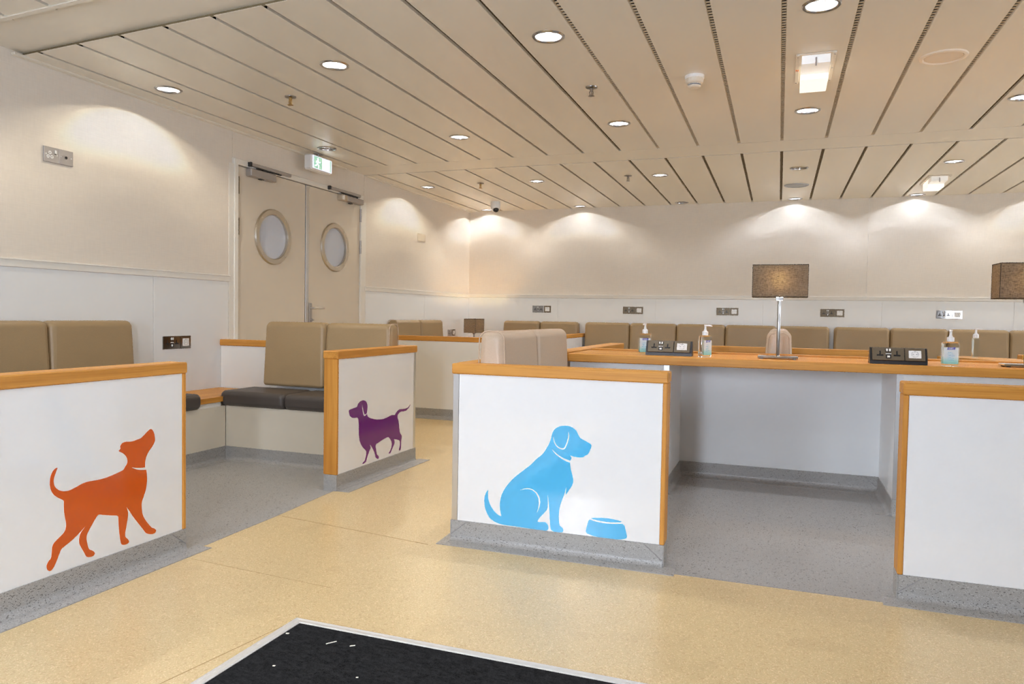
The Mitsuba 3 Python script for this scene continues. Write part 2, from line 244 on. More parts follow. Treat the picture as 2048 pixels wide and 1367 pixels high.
part('floor', 'seam', seam((-2.27, 2.932), (-1.40, 2.815)), 'mat_seam_yellow')
part('floor', 'seam', seam((-1.53, 1.45), (-1.44, 1.97), 0.0025), 'mat_seam_yellow')
part('floor', 'seam', seam((-2.19, 2.28), (-1.50, 2.23), 0.0012), 'mat_seam_yellow')
part('floor', 'seam', seam((-0.36, 2.863), (0.36, 2.863), 0.004), 'mat_seam')
part('floor', 'seam', seam((-2.262, 2.44), (-2.312, 3.47), 0.005), 'mat_seam')
struct('roof', bx(XL - .1, XR + .1, YB - .1, YF + .1, 2.66, 2.72), 'mat_plenum')

DY0, DY1, DZ = 4.482, 6.305, 2.148             # the double door's opening in the left wall
struct('wall_left', cat(bx(XL - .1, XL, YB, DY0 + .02, 0, 2.66), bx(XL - .1, XL, DY1 - .02, YF, 0, 2.66), bx(XL - .1, XL, DY0 + .02, DY1 - .02, DZ - .02, 2.66)), 'mat_wall_white')
struct('wall_back', bx(XL - .1, XR + .1, YF, YF + .1, 0, 2.66), 'mat_wall_white')
for (a, b, z0) in ((YB, 2.05, 1.262), (2.053, 4.463, 1.262), (4.468, 6.318, DZ + .001), (6.322, YF, 1.262)):
    part('wall_left', 'wallpaper_panel', bx(XL, XL + .003, a, b, z0, ZC + .02), 'mat_wallpaper', label='beige woven wallpaper')
for (a, b) in ((XL + .003, 0.9), (0.903, XR)):
    part('wall_back', 'wallpaper_panel', bx(a, b, YF - .003, YF, 1.262, ZC + .02), 'mat_wallpaper', label='beige woven wallpaper')
for (a, b) in ((YB, 1.25), (1.252, 2.488), (2.490, 3.725), (3.727, 4.426), (6.36, 7.66), (7.662, YF)):
    part('wall_left', 'wainscot_panel', bx(XL, XL + .004, a, b, 0, 1.214, .0008), 'mat_wainscot', label='white wainscot panel')
for a, b in zip(np.arange(XL + .004, XR, 1.24), np.arange(XL + .004, XR, 1.24) + 1.238):
    part('wall_back', 'wainscot_panel', bx(a, min(b, XR), YF - .004, YF, 0, 1.222, .0008), 'mat_wainscot', label='white wainscot panel')
def rail_y(a, b): return cat(bx(XL, XL + .012, a, b, 1.214, 1.262, .003), bx(XL + .012, XL + .018, a, b, 1.252, 1.262, .002))
struct('trim_1', rail_y(YB, 4.44), 'mat_frame_white', 'white dado rail')
struct('trim_2', rail_y(6.345, YF), 'mat_frame_white', 'white dado rail')
struct('trim_3', cat(bx(XL, XR, YF - .012, YF, 1.222, 1.266, .003), bx(XL, XR, YF - .018, YF - .012, 1.256, 1.266, .002)), 'mat_frame_white', 'white dado rail')
struct('trim_4', cat(bx(XL + .003, XL + .034, 2.78, 5.97, 2.342, 2.358, .003), bx(XL + .003, XL + .034, 6.33, YF, 2.346, 2.358, .003)), 'mat_ceiling', 'cream ceiling edge trim')
struct('trim_5', cat(bx(XL, XL + .006, 4.428, 4.484, 0, 2.105, .001), bx(XL, XL + .006, 6.303, 6.36, 0, 2.09, .001)), 'mat_frame_white', 'white door surround strip')

# the wall behind the camera and the wall on the right, with the daylit panes of frosted glass
WINS = [('y', -0.46, -0.20, 0.75, 1.80), ('y', -2.06, -1.52, 0.75, 1.80), ('y', 3.58, 4.75, 0.85, 1.85)]  # the second pane is added for its light on the blue dog partition
rear = sbox(XL - .1, 0, XR + .1, 2.66)
for _, a, b, c, d in WINS: rear = rear.difference(sbox(a, c, b, d))
M_rear = frame((0, YB, 0), (1, 0, 0), (0, 0, 1), (0, -1, 0))
struct('wall_front', at(ext(rear, .1), M_rear), 'mat_wall_grey')
side_w = [(0.2, 1.3, 0.85, 1.85), (3.4, 4.5, 0.85, 1.85), (5.6, 6.7, 0.85, 1.85)]
side = sbox(YB, 0, YF, 2.66)
for a, b, c, d in side_w: side = side.difference(sbox(a, c, b, d))
M_side = frame((XR, 0, 0), (0, 1, 0), (0, 0, 1), (1, 0, 0))
struct('wall_right', at(ext(side, .1), M_side), 'mat_wall_white')
scene['mat_pane'] = {'type': 'twosided', 'bsdf': {'type': 'principled', 'base_color': rgb(.6, .6, .6), 'roughness': .3}}
def pane(n, M, a, b, c, d, gain=1.0, weight=2.0):
    k = struct(f'window_{n}', at(cat(bx(a - .03, a + .03, c - .03, d + .03, -.012, .06, .004), bx(b - .03, b + .03, c - .03, d + .03, -.012, .06, .004), bx(a, b, c - .03, c + .03, -.012, .06, .004), bx(a, b, d - .03, d + .03, -.012, .06, .004)), M), 'mat_alu', 'window with frosted pane')
    q = trimesh.Trimesh([(a, c, .05), (b, c, .05), (b, d, .05), (a, d, .05)], [(0, 2, 1), (0, 3, 2)], process=False)
    s = mikit.ply(at(q, M), 'mat_pane'); s['emitter'] = {'type': 'area', 'radiance': rgb(*[gain * v for v in DAY]), 'sampling_weight': weight}
    part(k, 'pane', s, None)
for i, (_, a, b, c, d) in enumerate(WINS): pane(i + 1, M_rear, a, b, c, d, (28.0, 8.5, 1.5)[i], (9.0, 7.0, 2.0)[i])
for i, w in enumerate(side_w): pane(i + 4, M_side, *w, 2.0 if w[0] > 2 else 0.2)

# ------------------------------------------------------------------ ceiling
LIT = [(-3.583, 3.544, 'w'), (-2.335, 3.472, 'n'), (-1.092, 3.433, 'c'), (0.134, 3.448, 'c'), (-2.341, 5.157, 'w'), (-1.095, 5.113, 'n'), (0.136, 5.141, 'c'), (1.340, 5.20, 'c'),
       (-3.580, 7.087, 'w'), (-2.338, 7.056, 'w'), (-1.105, 7.062, 'n'), (1.350, 7.10, 'c'), (-3.60, 8.822, 'n'), (-2.345, 8.80, 'n'), (0.132, 8.825, 'c'), (1.352, 8.845, 'c')]
UNLIT = [(-3.569, 5.208), (0.131, 7.057), (-1.115, 8.806)]
BEYOND = [(2.58, 3.45, 'c'), (2.58, 5.2, 'c'), (2.58, 7.1, 'c'), (2.58, 8.84, 'n'), (3.82, 5.2, 'c'), (3.82, 8.84, 'n'), (-1.10, 1.73, 'c'), (-2.34, 1.73, 'c'), (-3.58, 1.73, 'w'), (-2.34, -0.4, 'n'), (-1.10, -0.4, 'c'), (1.37, -0.4, 'c')]
SPOTS = [(x, y) for x, y, _ in LIT + BEYOND] + UNLIT
holes = unary_union([Point(x, y).buffer(0.071, 24) for x, y in SPOTS])
def bandA(x): return 2.49 - 0.066 * (x + 3.9)
def bandB(x): return 2.835 - 0.077 * (x + 3.9)
struct('ceiling', None, None, 'cream metal plank ceiling')
joints = [JX0 + PITCHX * k for k in range(-12, 17)]
edges = [XL + .004] + joints + [XR]
GAP = 0.0115
for a, b in zip(edges[:-1], edges[1:]):
    if b - a < .05: continue
    l, r = (a if a < XL + .01 else a + GAP), (b if b > XR - .01 else b - GAP)
    for g, fn in ((0, bandA), (1, bandB), (2, None)):
        if g == 0: base = Polygon([(l, YB), (r, YB), (r, fn(r)), (l, fn(l))])
        elif g == 1: base = Polygon([(l, fn(l)), (r, fn(r)), (r, 5.955), (l, 5.955)])
        else: base = sbox(l, 6.335, r, YF)
        ya, yb = {0: (YB, fn(l) if fn else 0), 1: (max(fn(l), fn(r)) + .02 if fn else 0, 5.955), 2: (6.335, YF)}[g]
        lips = [bx(l, l + .0015, ya, yb, ZC, ZC + .0165), bx(r - .0015, r, ya, yb, ZC, ZC + .0165)]
        if g == 2: lips.append(bx(l, r, 6.335, 6.3365, ZC, ZC + .022))
        part('ceiling', 'plank', cat(ext(base.difference(holes), .0015, ZC), *lips), 'mat_ceiling')
for k, x in zip(range(-12, 17), joints):
    segs = [(YB, bandA(x) + .01, False), (bandB(x) + .014, 5.965, -3 <= k <= 3), (6.331, YF, False)]
    for y0, y1, vent in segs:
        if not vent:
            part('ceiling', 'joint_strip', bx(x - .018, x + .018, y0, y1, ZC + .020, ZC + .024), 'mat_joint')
        else:
            rungs = [bx(x - .010, x + .010, y, y + .0125, ZC + .008, ZC + .012) for y in np.arange(y0, y1 - .06, .031)]
            part('ceiling', 'vent_strip', cat(*rungs, bx(x - .0112, x - .0092, y0, y1, ZC + .008, ZC + .014), bx(x + .0092, x + .0112, y0, y1, ZC + .008, ZC + .014), bx(x - .011, x + .011, y1 - .06, y1, ZC + .008, ZC + .012)), 'mat_vent', label='slotted vent strip')
            part('ceiling', 'vent_void', bx(x - .02, x + .02, y0, y1, ZC + .055, ZC + .058), 'mat_void')  # black plate put in as the darkness behind the slots
# cross bands
xa, xb = XL + .004, XR
part('ceiling', 'joint_strip', ext(Polygon([(xa, bandB(xa) + .012), (xb, bandB(xb) + .012), (xb, bandB(xb) + .014), (xa, bandB(xa) + .014)]), .018, ZC + .0016), 'mat_joint')  # dark strip added as the shade at the open plank ends
bandp = Polygon([(xa, bandA(xa)), (xb, bandA(xb)), (xb, bandB(xb)), (xa, bandB(xa))])
part('ceiling', 'cross_band', cat(ext(bandp.buffer(.02), .006, ZC + .017), ext(Polygon([(xa, bandA(xa) - .03), (xb, bandA(xb) - .03), (xb, bandA(xb) - .004), (xa, bandA(xa) - .004)]), .030, ZC - .006)), 'mat_ceiling')
part('ceiling', 'cross_band', bx(xa, xb, 5.966, 6.330, ZC + .002, ZC + .016, .002), 'mat_ceiling')
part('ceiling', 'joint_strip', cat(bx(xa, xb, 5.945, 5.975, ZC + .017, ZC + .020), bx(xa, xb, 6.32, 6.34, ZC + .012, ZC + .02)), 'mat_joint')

# ------------------------------------------------------------------ downlights
rim_mesh = lathe([(.063, .004), (.064, -.002), (.068, -.006), (.076, -.006), (.081, -.001), (.081, 0.0), (.070, 0.0), (.066, .004), (.063, .004)], 40)
can_mesh = trimesh.creation.revolve(np.array([(.064, .000), (.064, .060), (.058, .088)]), sections=40)
can_mesh.invert()
a_ = np.arange(32) * 2 * math.pi / 32
disc_v = np.vstack([[[0, 0, 0]], np.stack([.059 * np.cos(a_), .059 * np.sin(a_), a_ * 0], 1)])
disc_f = [(0, 1 + (i + 1) % 32, 1 + i) for i in range(32)]
disc_mesh = trimesh.Trimesh(disc_v, disc_f, process=False)
RIM, CAN, DISC = mikit.ply(rim_mesh, 'mat_rim', smooth=35), mikit.ply(can_mesh, 'mat_reflector', smooth=True), mikit.ply(disc_mesh, 'mat_white')
CANM = mikit.ply(can_mesh, 'mat_mirror_reflector', smooth=True)
def batwing(p, n, uv):
    r = 2 * dr.sqrt(dr.square(uv.x - .5) + dr.square(uv.y - .5))
    return mi.Color3f(1.0) * dr.lerp(0.30, 1.55, smoothstep(.12, .46, r))
BATWING = mikit.proc(batwing)                   # the reflector throws more light sideways than straight down
def downlight(x, y, tone, label, group=None, gain=1.0):
    k = thing('downlight', label, 'ceiling light', group)
    t = T().translate([x, y, ZC])
    part(k, 'rim', {**RIM, 'to_world': t}, None, label='chrome rim')
    part(k, 'reflector', {**(CAN if tone else CANM), 'to_world': t}, None)
    d = {**DISC, 'to_world': T().translate([x, y, ZC + .040 if tone else ZC + .08])}
    if tone:
        wash = x < -3.4 or y > 8.5               # the lamps beside a wall are wall washers
        col = {'w': WARM, 'n': NEUTRAL, 'c': COOL}[tone]
        d['emitter'] = {'type': 'area', 'radiance': rgb(*[DOWN * c for c in col]), 'sampling_weight': 0.15}
        scene[k + '_beam'] = {'type': 'spot', 'intensity': rgb(*[(1.1 if x < -3.4 and y < 8 else 1.15 if wash else 1.12 if y > 3 else .8) * gain * BEAM * c for c in col]), **({'cutoff_angle': 72.0, 'beam_width': 58.0, 'texture': BATWING} if wash else {'cutoff_angle': 66.0, 'beam_width': 22.0}), 'sampling_weight': 2.2 if wash else 1.2, 'to_world': T().look_at(origin=[x, y, ZC - .004], target=[x, y, 0], up=[0, 1, 0])}
    part(k, 'diffuser' if tone else 'lamp', d, None)
    return k
ROWS = {3: 'nearest row of ceiling lights, on the wide planks in front', 5: 'row of ceiling lights just in front of the plain cross band', 7: 'row of ceiling lights just beyond the plain cross band', 8: 'row of ceiling lights close above the back wall'}
DL_LABELS = [
 'round lit downlight nearest the left wall, above the grey socket plate', 'lit downlight right of the brass sprinkler, second from the left wall in the front row',
 'large cool-white downlight in the front row, nearest the steel sprinkler', 'large cool-white downlight cut by the top edge of the picture beside the smoke detector',
 'lit downlight in front of the cross band, right of the exit sign', 'lit downlight in front of the cross band, right of the steel sprinkler', 'lit downlight between two slotted vents, just below the near emergency light', 'lit downlight cut by the right edge of the picture in front of the cross band',
 'dim yellowish downlight beyond the cross band, nearest the left wall above the cream wall plate', 'lit downlight beyond the cross band, right of the far sprinkler and the camera', 'lit downlight beyond the cross band, right of the last sprinkler', 'bluish downlight beyond the cross band beside the far emergency light',
 'lit downlight in the back left corner, half hidden by the dome camera', 'lit downlight at the back wall, right of the dome camera', 'lit downlight at the back wall below the round grey ceiling speaker', 'lit downlight at the back wall in front of the far emergency light']
for (x, y, t), l in zip(LIT, DL_LABELS): downlight(x, y, t, l)
for (x, y), l in zip(UNLIT, ['unlit chrome downlight above the green exit sign', 'unlit chrome downlight beyond the cross band in front of the round grey speaker', 'unlit chrome downlight at the back wall between two lit ones']): downlight(x, y, None, l)
for x, y, t in BEYOND: downlight(x, y, t, 'round lit downlight outside the picture, in the ceiling beside or behind the camera', 'downlights outside the picture', 1.7 if x > 2 else 1.0)

# ------------------------------------------------------------------ ceiling fittings
def sprinkler(x, y, mat, label):
    k = thing('sprinkler', label, 'sprinkler')
    M = np.eye(4); M[:3, 3] = (x, y, ZC)
    part(k, 'rosette', at(lathe([(0, 0), (.036, 0), (.034, -.006), (.020, -.010), (.012, -.010), (0, -.010)], 28), M), 'mat_nickel', 30, label='chrome rosette')
    fr = cat(cyl((0, 0, -.010), (0, 0, -.026), .010, 16), cyl((-.011, 0, -.026), (-.008, 0, -.052), .0028, 8), cyl((.011, 0, -.026), (.008, 0, -.052), .0028, 8), cyl((0, 0, -.026), (0, 0, -.05), .0035, 10))
    part(k, 'body', at(fr, M), mat, 30)
    part(k, 'deflector', at(lathe([(0, -.050), (.018, -.052), (.019, -.054), (0, -.056)], 20), M), mat, 30)
sprinkler(-2.94, 3.89, 'mat_brass', 'brass sprinkler on chrome rosette, above the double door')
sprinkler(-1.081, 4.258, 'mat_nickel', 'chrome sprinkler between two downlights, left of the smoke detector')
sprinkler(-2.938, 7.013, 'mat_brass', 'small sprinkler in front of the dome camera')
sprinkler(-1.40, 7.007, 'mat_nickel', 'small sprinkler beyond the cross band, left of a lit downlight')
k = thing('smoke_detector', 'white round smoke detector between two slotted ceiling vents', 'smoke detector'); M = frame((-.483, 4.235, ZC), EX, EY, EZ)
part(k, 'base', at(lathe([(0, 0), (.054, 0), (.054, -.014), (.051, -.017), (0, -.017)], 40), M), 'mat_white', 30)
part(k, 'body', at(lathe([(.050, -.017), (.049, -.036), (.043, -.043), (.034, -.044), (.034, -.048), (0, -.048)], 40), M), 'mat_cream_plastic', 30)
part(k, 'slot_ring', at(cat(*[bx(.0335 * math.cos(a) - .0012, .0335 * math.cos(a) + .0012, .0335 * math.sin(a) - .0012, .0335 * math.sin(a) + .0012, -.056, -.047) for a in np.arange(30) * 2 * math.pi / 30], lathe([(0, -.047), (.031, -.047), (.031, -.056), (0, -.056)], 30)), M), 'mat_grey_print')
part(k, 'sensor_cap', at(lathe([(0, -.055), (.036, -.055), (.036, -.060), (.028, -.066), (0, -.067)], 40), M), 'mat_cream_plastic', 30)
def emergency(x, y, label, M=None):
    k = thing('emergency_light', label, 'emergency light'); M = frame((x, y, ZC), EX, EY, EZ)
    part(k, 'base_plate', at(cat(bx(-.096, .096, -.235, .235, -.006, 0, .002), bx(-.096, -.076, -.235, .235, -.012, -.006, .002), bx(.076, .096, -.235, .235, -.012, -.006, .002)), M), 'mat_cream_plastic')
    scr = cat(*[lathe([(0, 0), (.005, 0), (.004, .002), (0, .003)], 12).apply_transform(frame((sx * .087, sy, -.0115), EX, -EY, -EZ)) for sx in (-1, 1) for sy in (-.215, 0, .215)])
    part(k, 'screws', at(scr, M), 'mat_grey_metal', kind='stuff')
    for nm, pts, em in (('dim_cover', [(-.215, -.006), (-.205, -.045), (-.06, -.050), (-.051, -.052), (-.051, -.006)], (.22, .215, .20)), ('diffuser', [(-.050, -.006), (-.050, -.078), (.19, -.078), (.212, -.060), (.215, -.006)], (.85, .80, .66))):
        d = at(ext(Polygon(pts), .136, -.068), M @ frame((0, 0, 0), EY, EZ, EX))
        s = mikit.ply(d, 'mat_white'); s['emitter'] = {'type': 'area', 'radiance': rgb(*em), 'sampling_weight': 0.4}
        part(k, nm, s, None, label='glowing white cover' if nm == 'diffuser' else 'pale end cover')
    part(k, 'lug', at(bx(-.004, .004, -.220, -.213, -.06, -.02), M), 'mat_grey_metal')
    part(k, 'mark', at(ext(Polygon([(-.0935, -.02), (-.0785, -.02), (-.0785, .012), (-.0935, .012)]).difference(sbox(-.0905, -.006, -.0855, .02)).difference(sbox(-.0865, -.03, -.0815, -.010)), .0004, -.0126), M), 'mat_orange_print')
emergency(.141, 4.275, 'near boxy emergency light with glowing white cover between two slotted vents')
emergency(1.362, 7.96, 'far boxy emergency light glowing on the ceiling near the back wall')
def speaker(x, y, r, mat, label):
    k = thing('ceiling_speaker', label, 'speaker'); M = frame((x, y, ZC), EX, EY, EZ)
    part(k, 'ring', at(lathe([(r * .8, -.004), (r * .86, -.010), (r * .97, -.007), (r, 0), (r * .8, 0), (r * .8, -.004)], 48), M), mat, 40)
    part(k, 'grille', at(lathe([(0, -.0065), (r * .55, -.006), (r * .79, -.0045), (r * .79, -.003), (0, -.003)], 48), M), 'mat_speaker_grille' if mat == 'mat_speaker' else mat, 40)
speaker(.752, 4.298, .112, 'mat_speaker', 'large pale round ceiling speaker at the right')
speaker(.128, 7.939, .118, 'mat_grille', 'grey round ceiling speaker near the back wall')
k = thing('dome_camera', 'white dome camera hanging from the ceiling in the back left corner', 'security camera'); M = frame((-3.245, 8.22, ZC), EX, EY, EZ)
part(k, 'housing', at(lathe([(0, 0), (.058, 0), (.060, -.03), (.060, -.075), (.052, -.085), (.030, -.115), (0, -.118)], 36), M), 'mat_white', 40)
part(k, 'lens_ball', at(trimesh.creation.icosphere(3, .034).apply_translation((.016, -.022, -.095)), M), 'mat_black', True, label='black lens ball')

# ------------------------------------------------------------------ double door in the left wall
struct('door_frame', at(cat(bx(DY0, DY0 + .042, 0, DZ, -.08, .014, .003), bx(DY1 - .050, DY1, 0, DZ, -.08, .014, .003), bx(DY0 + .042, DY1 - .050, DZ - .042, DZ, -.08, .014, .003)), frame((XL, 0, 0), EY, EZ, EX)), 'mat_frame_white', 'white frame of the double door')
labels['trim_6'] = labels.pop('door_frame'); scene['trim_6'] = scene.pop('door_frame')
FD = frame((XL, 0, 0), EY, EZ, EX)
def leaf(n, y0, y1, cy, cz, hinge_y, hz, glass):
    k = f'door_{n}'
    hole = Point(cy, cz).buffer(.20, 32)
    struct(k, at(ext(sbox(y0, .008, y1, 2.100).difference(hole), .045, -.047), FD), 'mat_door', 'beige door leaf with a round porthole')
    ring = part(k, 'porthole_ring', at(lathe([(.178, -.030), (.178, .008), (.184, .013), (.218, .013), (.226, .004), (.226, -.002), (.20, -.002), (.198, -.030), (.178, -.030)], 64), FD @ frame((cy, cz, 0), EX, EY, EZ)), 'mat_steel', 35, label='brushed steel ring')
    part(k, 'porthole_glass', at(lathe([(0, -.014), (.179, -.014), (.179, -.018), (0, -.018)], 48), FD @ frame((cy, cz, 0), EX, EY, EZ)), glass, label='frosted porthole glass')
    for i in range(4):
        a = math.pi / 4 + i * math.pi / 2
        part(ring, 'screw', at(lathe([(0, .0125), (.006, .0125), (.004, .015), (0, .0155)], 12), FD @ frame((cy + .202 * math.cos(a), cz + .202 * math.sin(a), 0), EX, EY, EZ)), 'mat_chrome')
    for z in hz:
        part(k, 'hinge', at(cat(cyl((hinge_y, z - .065, .004), (hinge_y, z - .001, .004), .011, 14), cyl((hinge_y, z + .001, .004), (hinge_y, z + .065, .004), .011, 14)), FD), 'mat_bronze' if n == 1 else 'mat_grey_metal', 30)
leaf(1, 4.532, 5.374, 4.945, 1.602, 4.527, (1.953, 1.642, .35), 'mat_port_glass')
leaf(2, 5.420, 6.252, 5.826, 1.598, 6.262, (1.951, 1.640, .35), 'mat_port_glass_plain')
part('door_2', 'astragal', at(bx(5.378, 5.420, .008, 2.098, -.04, .006, .002), FD), 'mat_alu', label='bright metal edge strip')
part('door_2', 'handle_plate', at(bx(5.430, 5.470, .90, 1.075, -.002, .008, .003), FD), 'mat_grey_metal')
part('door_2', 'handle', at(cat(cyl((5.450, 1.03, .006), (5.450, 1.03, .05), .009, 14), spheres([(5.450, 1.03, .05, .010), (5.500, 1.03, .052, .010)], 14), spheres([(5.500, 1.03, .052, .009), (5.590, 1.03, .050, .008)], 14)), FD), 'mat_chrome', 30)
part('door_2', 'thumb_turn', at(cat(cyl((5.452, .925, .006), (5.452, .925, .022), .014, 18), bx(5.448, 5.475, .919, .931, .02, .03, .002)), FD), 'mat_grey_metal')
for n, ra, rb, ca, cb in ((1, 4.625, 5.128, 4.621, 4.925), (2, 5.686, 6.206, 5.862, 6.245)):
    k = f'door_{n}'
    part(k, 'closer_rail', at(bx(ra + .018, rb, 2.116, 2.142, .012, .040, .003), FD), 'mat_grey_metal')
    part(k, 'closer_rail_cap', at(bx(ra, ra + .020, 2.112, 2.146, .010, .042, .003), FD), 'mat_black', label='black rail end')
    if n == 1: part(k, 'closer_body', at(cat(bx(ca, cb, 2.036, 2.098, -.002, .050, .006)), FD), 'mat_grey_metal')
    else:
        part(k, 'closer_body', at(bx(ca + .10, cb, 2.045, 2.097, -.002, .050, .006), FD), 'mat_grey_metal')
        part(k, 'closer_cover', at(bx(ca, ca + .10, 2.042, 2.098, -.002, .050, .004), FD), 'mat_steel')
        part(k, 'closer_plate', at(bx(ca + .010, ca + .048, 2.050, 2.090, .050, .0515, .0), FD), 'mat_white')
    s = ca + .09 if n == 1 else cb - .09
    part(k, 'closer_arm', at(cat(cyl((s, 2.090, .030), (s, 2.112, .030), .007, 12), spheres([(s, 2.108, .030, .005), (rb - .12 if n == 1 else ra + .2, 2.112, .028, .005)], 10)), FD), 'mat_black')
    part(k, 'closer_valve', at(bx((ca + cb) / 2 - .03, (ca + cb) / 2 + .01, 2.030, 2.040, .010, .040, .002), FD), 'mat_black')

# ------------------------------------------------------------------ exit sign
k = thing('exit_sign', 'lit green and white running-man exit sign above the double door', 'exit sign')
FS = frame((-3.720, 5.215, 2.200), EY, EZ, EX)
part(k, 'housing', at(bx(0, .30, 0, .128, -.085, -.004, .012), FS), 'mat_white', label='white plastic housing')
part(k, 'stem', at(cat(cyl((.15, .125, -.045), (.15, .156, -.045), .010, 14), bx(.11, .19, .146, .156, -.065, -.025, .002)), FS), 'mat_grey_metal')
def glow(mesh, col):
    s = mikit.ply(mesh, 'mat_white'); s['emitter'] = {'type': 'area', 'radiance': rgb(*col), 'sampling_weight': 0.1}; return s
part(k, 'rim_glow', glow(at(bx(.010, .290, .010, .118, -.004, -.001), FS), (.55, .6, .78)), None)
part(k, 'green_face', glow(at(bx(.028, .272, .016, .112, -.001, .0005), FS), (.0, .36, .21)), None, label='glowing green face')
man = unary_union([Point(.082, .094).buffer(.010), LineString([(.084, .078), (.076, .054)]).buffer(.009), LineString([(.076, .056), (.095, .042), (.090, .024)]).buffer(.006), LineString([(.074, .054), (.062, .040), (.044, .036)]).buffer(.006),
                   LineString([(.086, .078), (.104, .068), (.116, .074)]).buffer(.0045), LineString([(.082, .080), (.064, .076), (.056, .062)]).buffer(.0045)])
part(k, 'running_man', glow(at(ext(man, .0008, .0006), FS), (1.7, 1.9, 2.1)), None, label='white running man')
part(k, 'doorway', glow(at(ext(sbox(.142, .018, .254, .110), .0008, .0006), FS), (1.7, 1.9, 2.1)), None, label='white doorway')

# ------------------------------------------------------------------ sockets
def uk_socket(cx, cy):
    return unary_union([sbox(cx - .0035, cy - .004, cx + .0035, cy + .016), sbox(cx - .0155, cy - .012, cx + .0155, cy - .004)])
def socket_face(k, M, w, h, plate, plate2, dark='mat_black', lit='mat_white'):
    """A double three-pin plate with a single round socket plate beside it; local frame: x right, y up, z out, origin at the lower left corner."""
    s = .62 * w
    dp = part(k, 'double_plate', at(bx(0, s - .002, 0, h, 0, .006, .0015), M), plate)
    sp_ = part(k, 'single_plate', at(bx(s + .001, w, 0, h, 0, .006, .0015), M), plate2)
    subs(dp, 'pin_holes', [at(ext(uk_socket(s * q, h * .50), .0006, .006), M) for q in (.24, .76)], dark)
    subs(dp, 'recess', [at(ext(q, .0005, .006), M) for q in (sbox(s * .40, h * .66, s * .60, h * .92), sbox(s * .42, h * .14, s * .58, h * .60))], dark)
    subs(dp, 'switch', [at(q, M) for q in (bx(s * .425, s * .485, h * .70, h * .90, .006, .010, .001), bx(s * .515, s * .575, h * .70, h * .90, .006, .010, .001))], lit)
    subs(dp, 'charging_port', [at(q, M) for q in (bx(s * .41, s * .59, h * .47, h * .54, .006, .008, .001), bx(s * .455, s * .545, h * .20, h * .36, .006, .008, .001))], lit)
    c = s + (w - s) * .5
    part(sp_, 'insert', at(bx(c - (w - s) * .31, c + (w - s) * .31, h * .20, h * .80, .005, .0085, .001), M), lit, label='white round-pin insert')
    part(sp_, 'socket_well', at(cat(ext(Point(c, h * .5).buffer(h * .235).difference(Point(c, h * .5).buffer(h * .215)), .0005, .0085), ext(unary_union([Point(c - .008, h * .5).buffer(.0028), Point(c + .008, h * .5).buffer(.0028), Point(c, h * .5 + .014).buffer(.0028)]), .0006, .0085)), M), 'mat_grey_print', kind='stuff')
FB = lambda x0, z0: frame((x0, YF - .004, z0), EX, EZ, -EY)
SOC = [(-2.996, 'mat_black_nickel', 'dark metal socket plate on the back wall, nearest the left corner'), (-1.816, 'mat_bronze', 'bronze socket plate on the back wall, second from the left corner'),
       (-0.698, 'mat_bronze', 'bronze socket plate on the back wall just left of the table lamp'), (0.438, 'mat_bronze', 'bronze socket plate on the back wall just right of the table lamp'), (1.587, 'mat_chrome', 'shiny mirror-like socket plate on the back wall, right end')]
for x, m, l in SOC:
    k = thing('wall_socket', l, 'wall socket'); socket_face(k, FB(x, 1.036), .248, .088, m, 'mat_bronze' if m != 'mat_chrome' else m)
FLW = lambda y0, z0: frame((XL + .004, y0, z0), EY, EZ, EX)
k = thing('wall_socket', 'black nickel socket plate on the left wall above the wooden bench shelf', 'wall socket'); socket_face(k, FLW(3.801, .728), .246, .088, 'mat_black_nickel', 'mat_black_nickel')
k = thing('wall_socket', 'small socket plate low in the back left corner beside the little lamp', 'wall socket'); socket_face(k, FLW(8.30, .722), .222, .080, 'mat_grey_metal', 'mat_bronze')
k = thing('media_socket', 'brushed grey socket and aerial plate high on the left wall', 'wall socket'); M = FLW(2.960, 1.818)
part(k, 'plate', at(bx(0, .092, 0, .086, -.001, .006, .0015), M), 'mat_grey_metal'); part(k, 'plate', at(bx(.0925, .181, 0, .086, -.001, .006, .0015), M), 'mat_grey_metal')
subs(k, 'socket_ring', [at(ext(Point(x, y).buffer(.0095).difference(Point(x, y).buffer(.0042)), .0015, .006), M) for x, y in ((.036, .054), (.025, .032), (.048, .032))], 'mat_white')
part(k, 'switch', at(bx(.065, .075, .052, .072, .006, .010, .001), M), 'mat_white'); part(k, 'switch_gap', at(bx(.064, .076, .048, .052, .0058, .007), M), 'mat_black')
part(k, 'aerial_hole', at(lathe([(0, 0), (.0075, 0), (.0075, .002), (0, .002)], 20), M @ frame((.136, .044, .0058), EX, EY, EZ)), 'mat_black')
part(k, 'screw', at(cat(*[lathe([(0, 0), (.004, 0), (.003, .0015), (0, .002)], 12).apply_transform(frame((x, .044, .006), EX, EY, EZ)) for x in (.013, .079, .104, .168)]), M), 'mat_white', kind='stuff')
k = thing('phone_socket', 'cream double data socket plate on the left wall beyond the door', 'wall socket'); M = FLW(7.466, 1.826)
part(k, 'plate', at(bx(0, .185, 0, .086, -.001, .009, .002), M), 'mat_plate_beige')
subs(k, 'data_port', [at(bx(q, q + .03, .03, .056, .007, .008), M) for q in (.055, .100)], 'mat_grey_print')
part(k, 'screw', at(cat(*[lathe([(0, 0), (.004, 0), (.003, .0015), (0, .002)], 12).apply_transform(frame((x, .043, .007), EX, EY, EZ)) for x in (.018, .167)]), M), 'mat_grey_metal', kind='stuff')

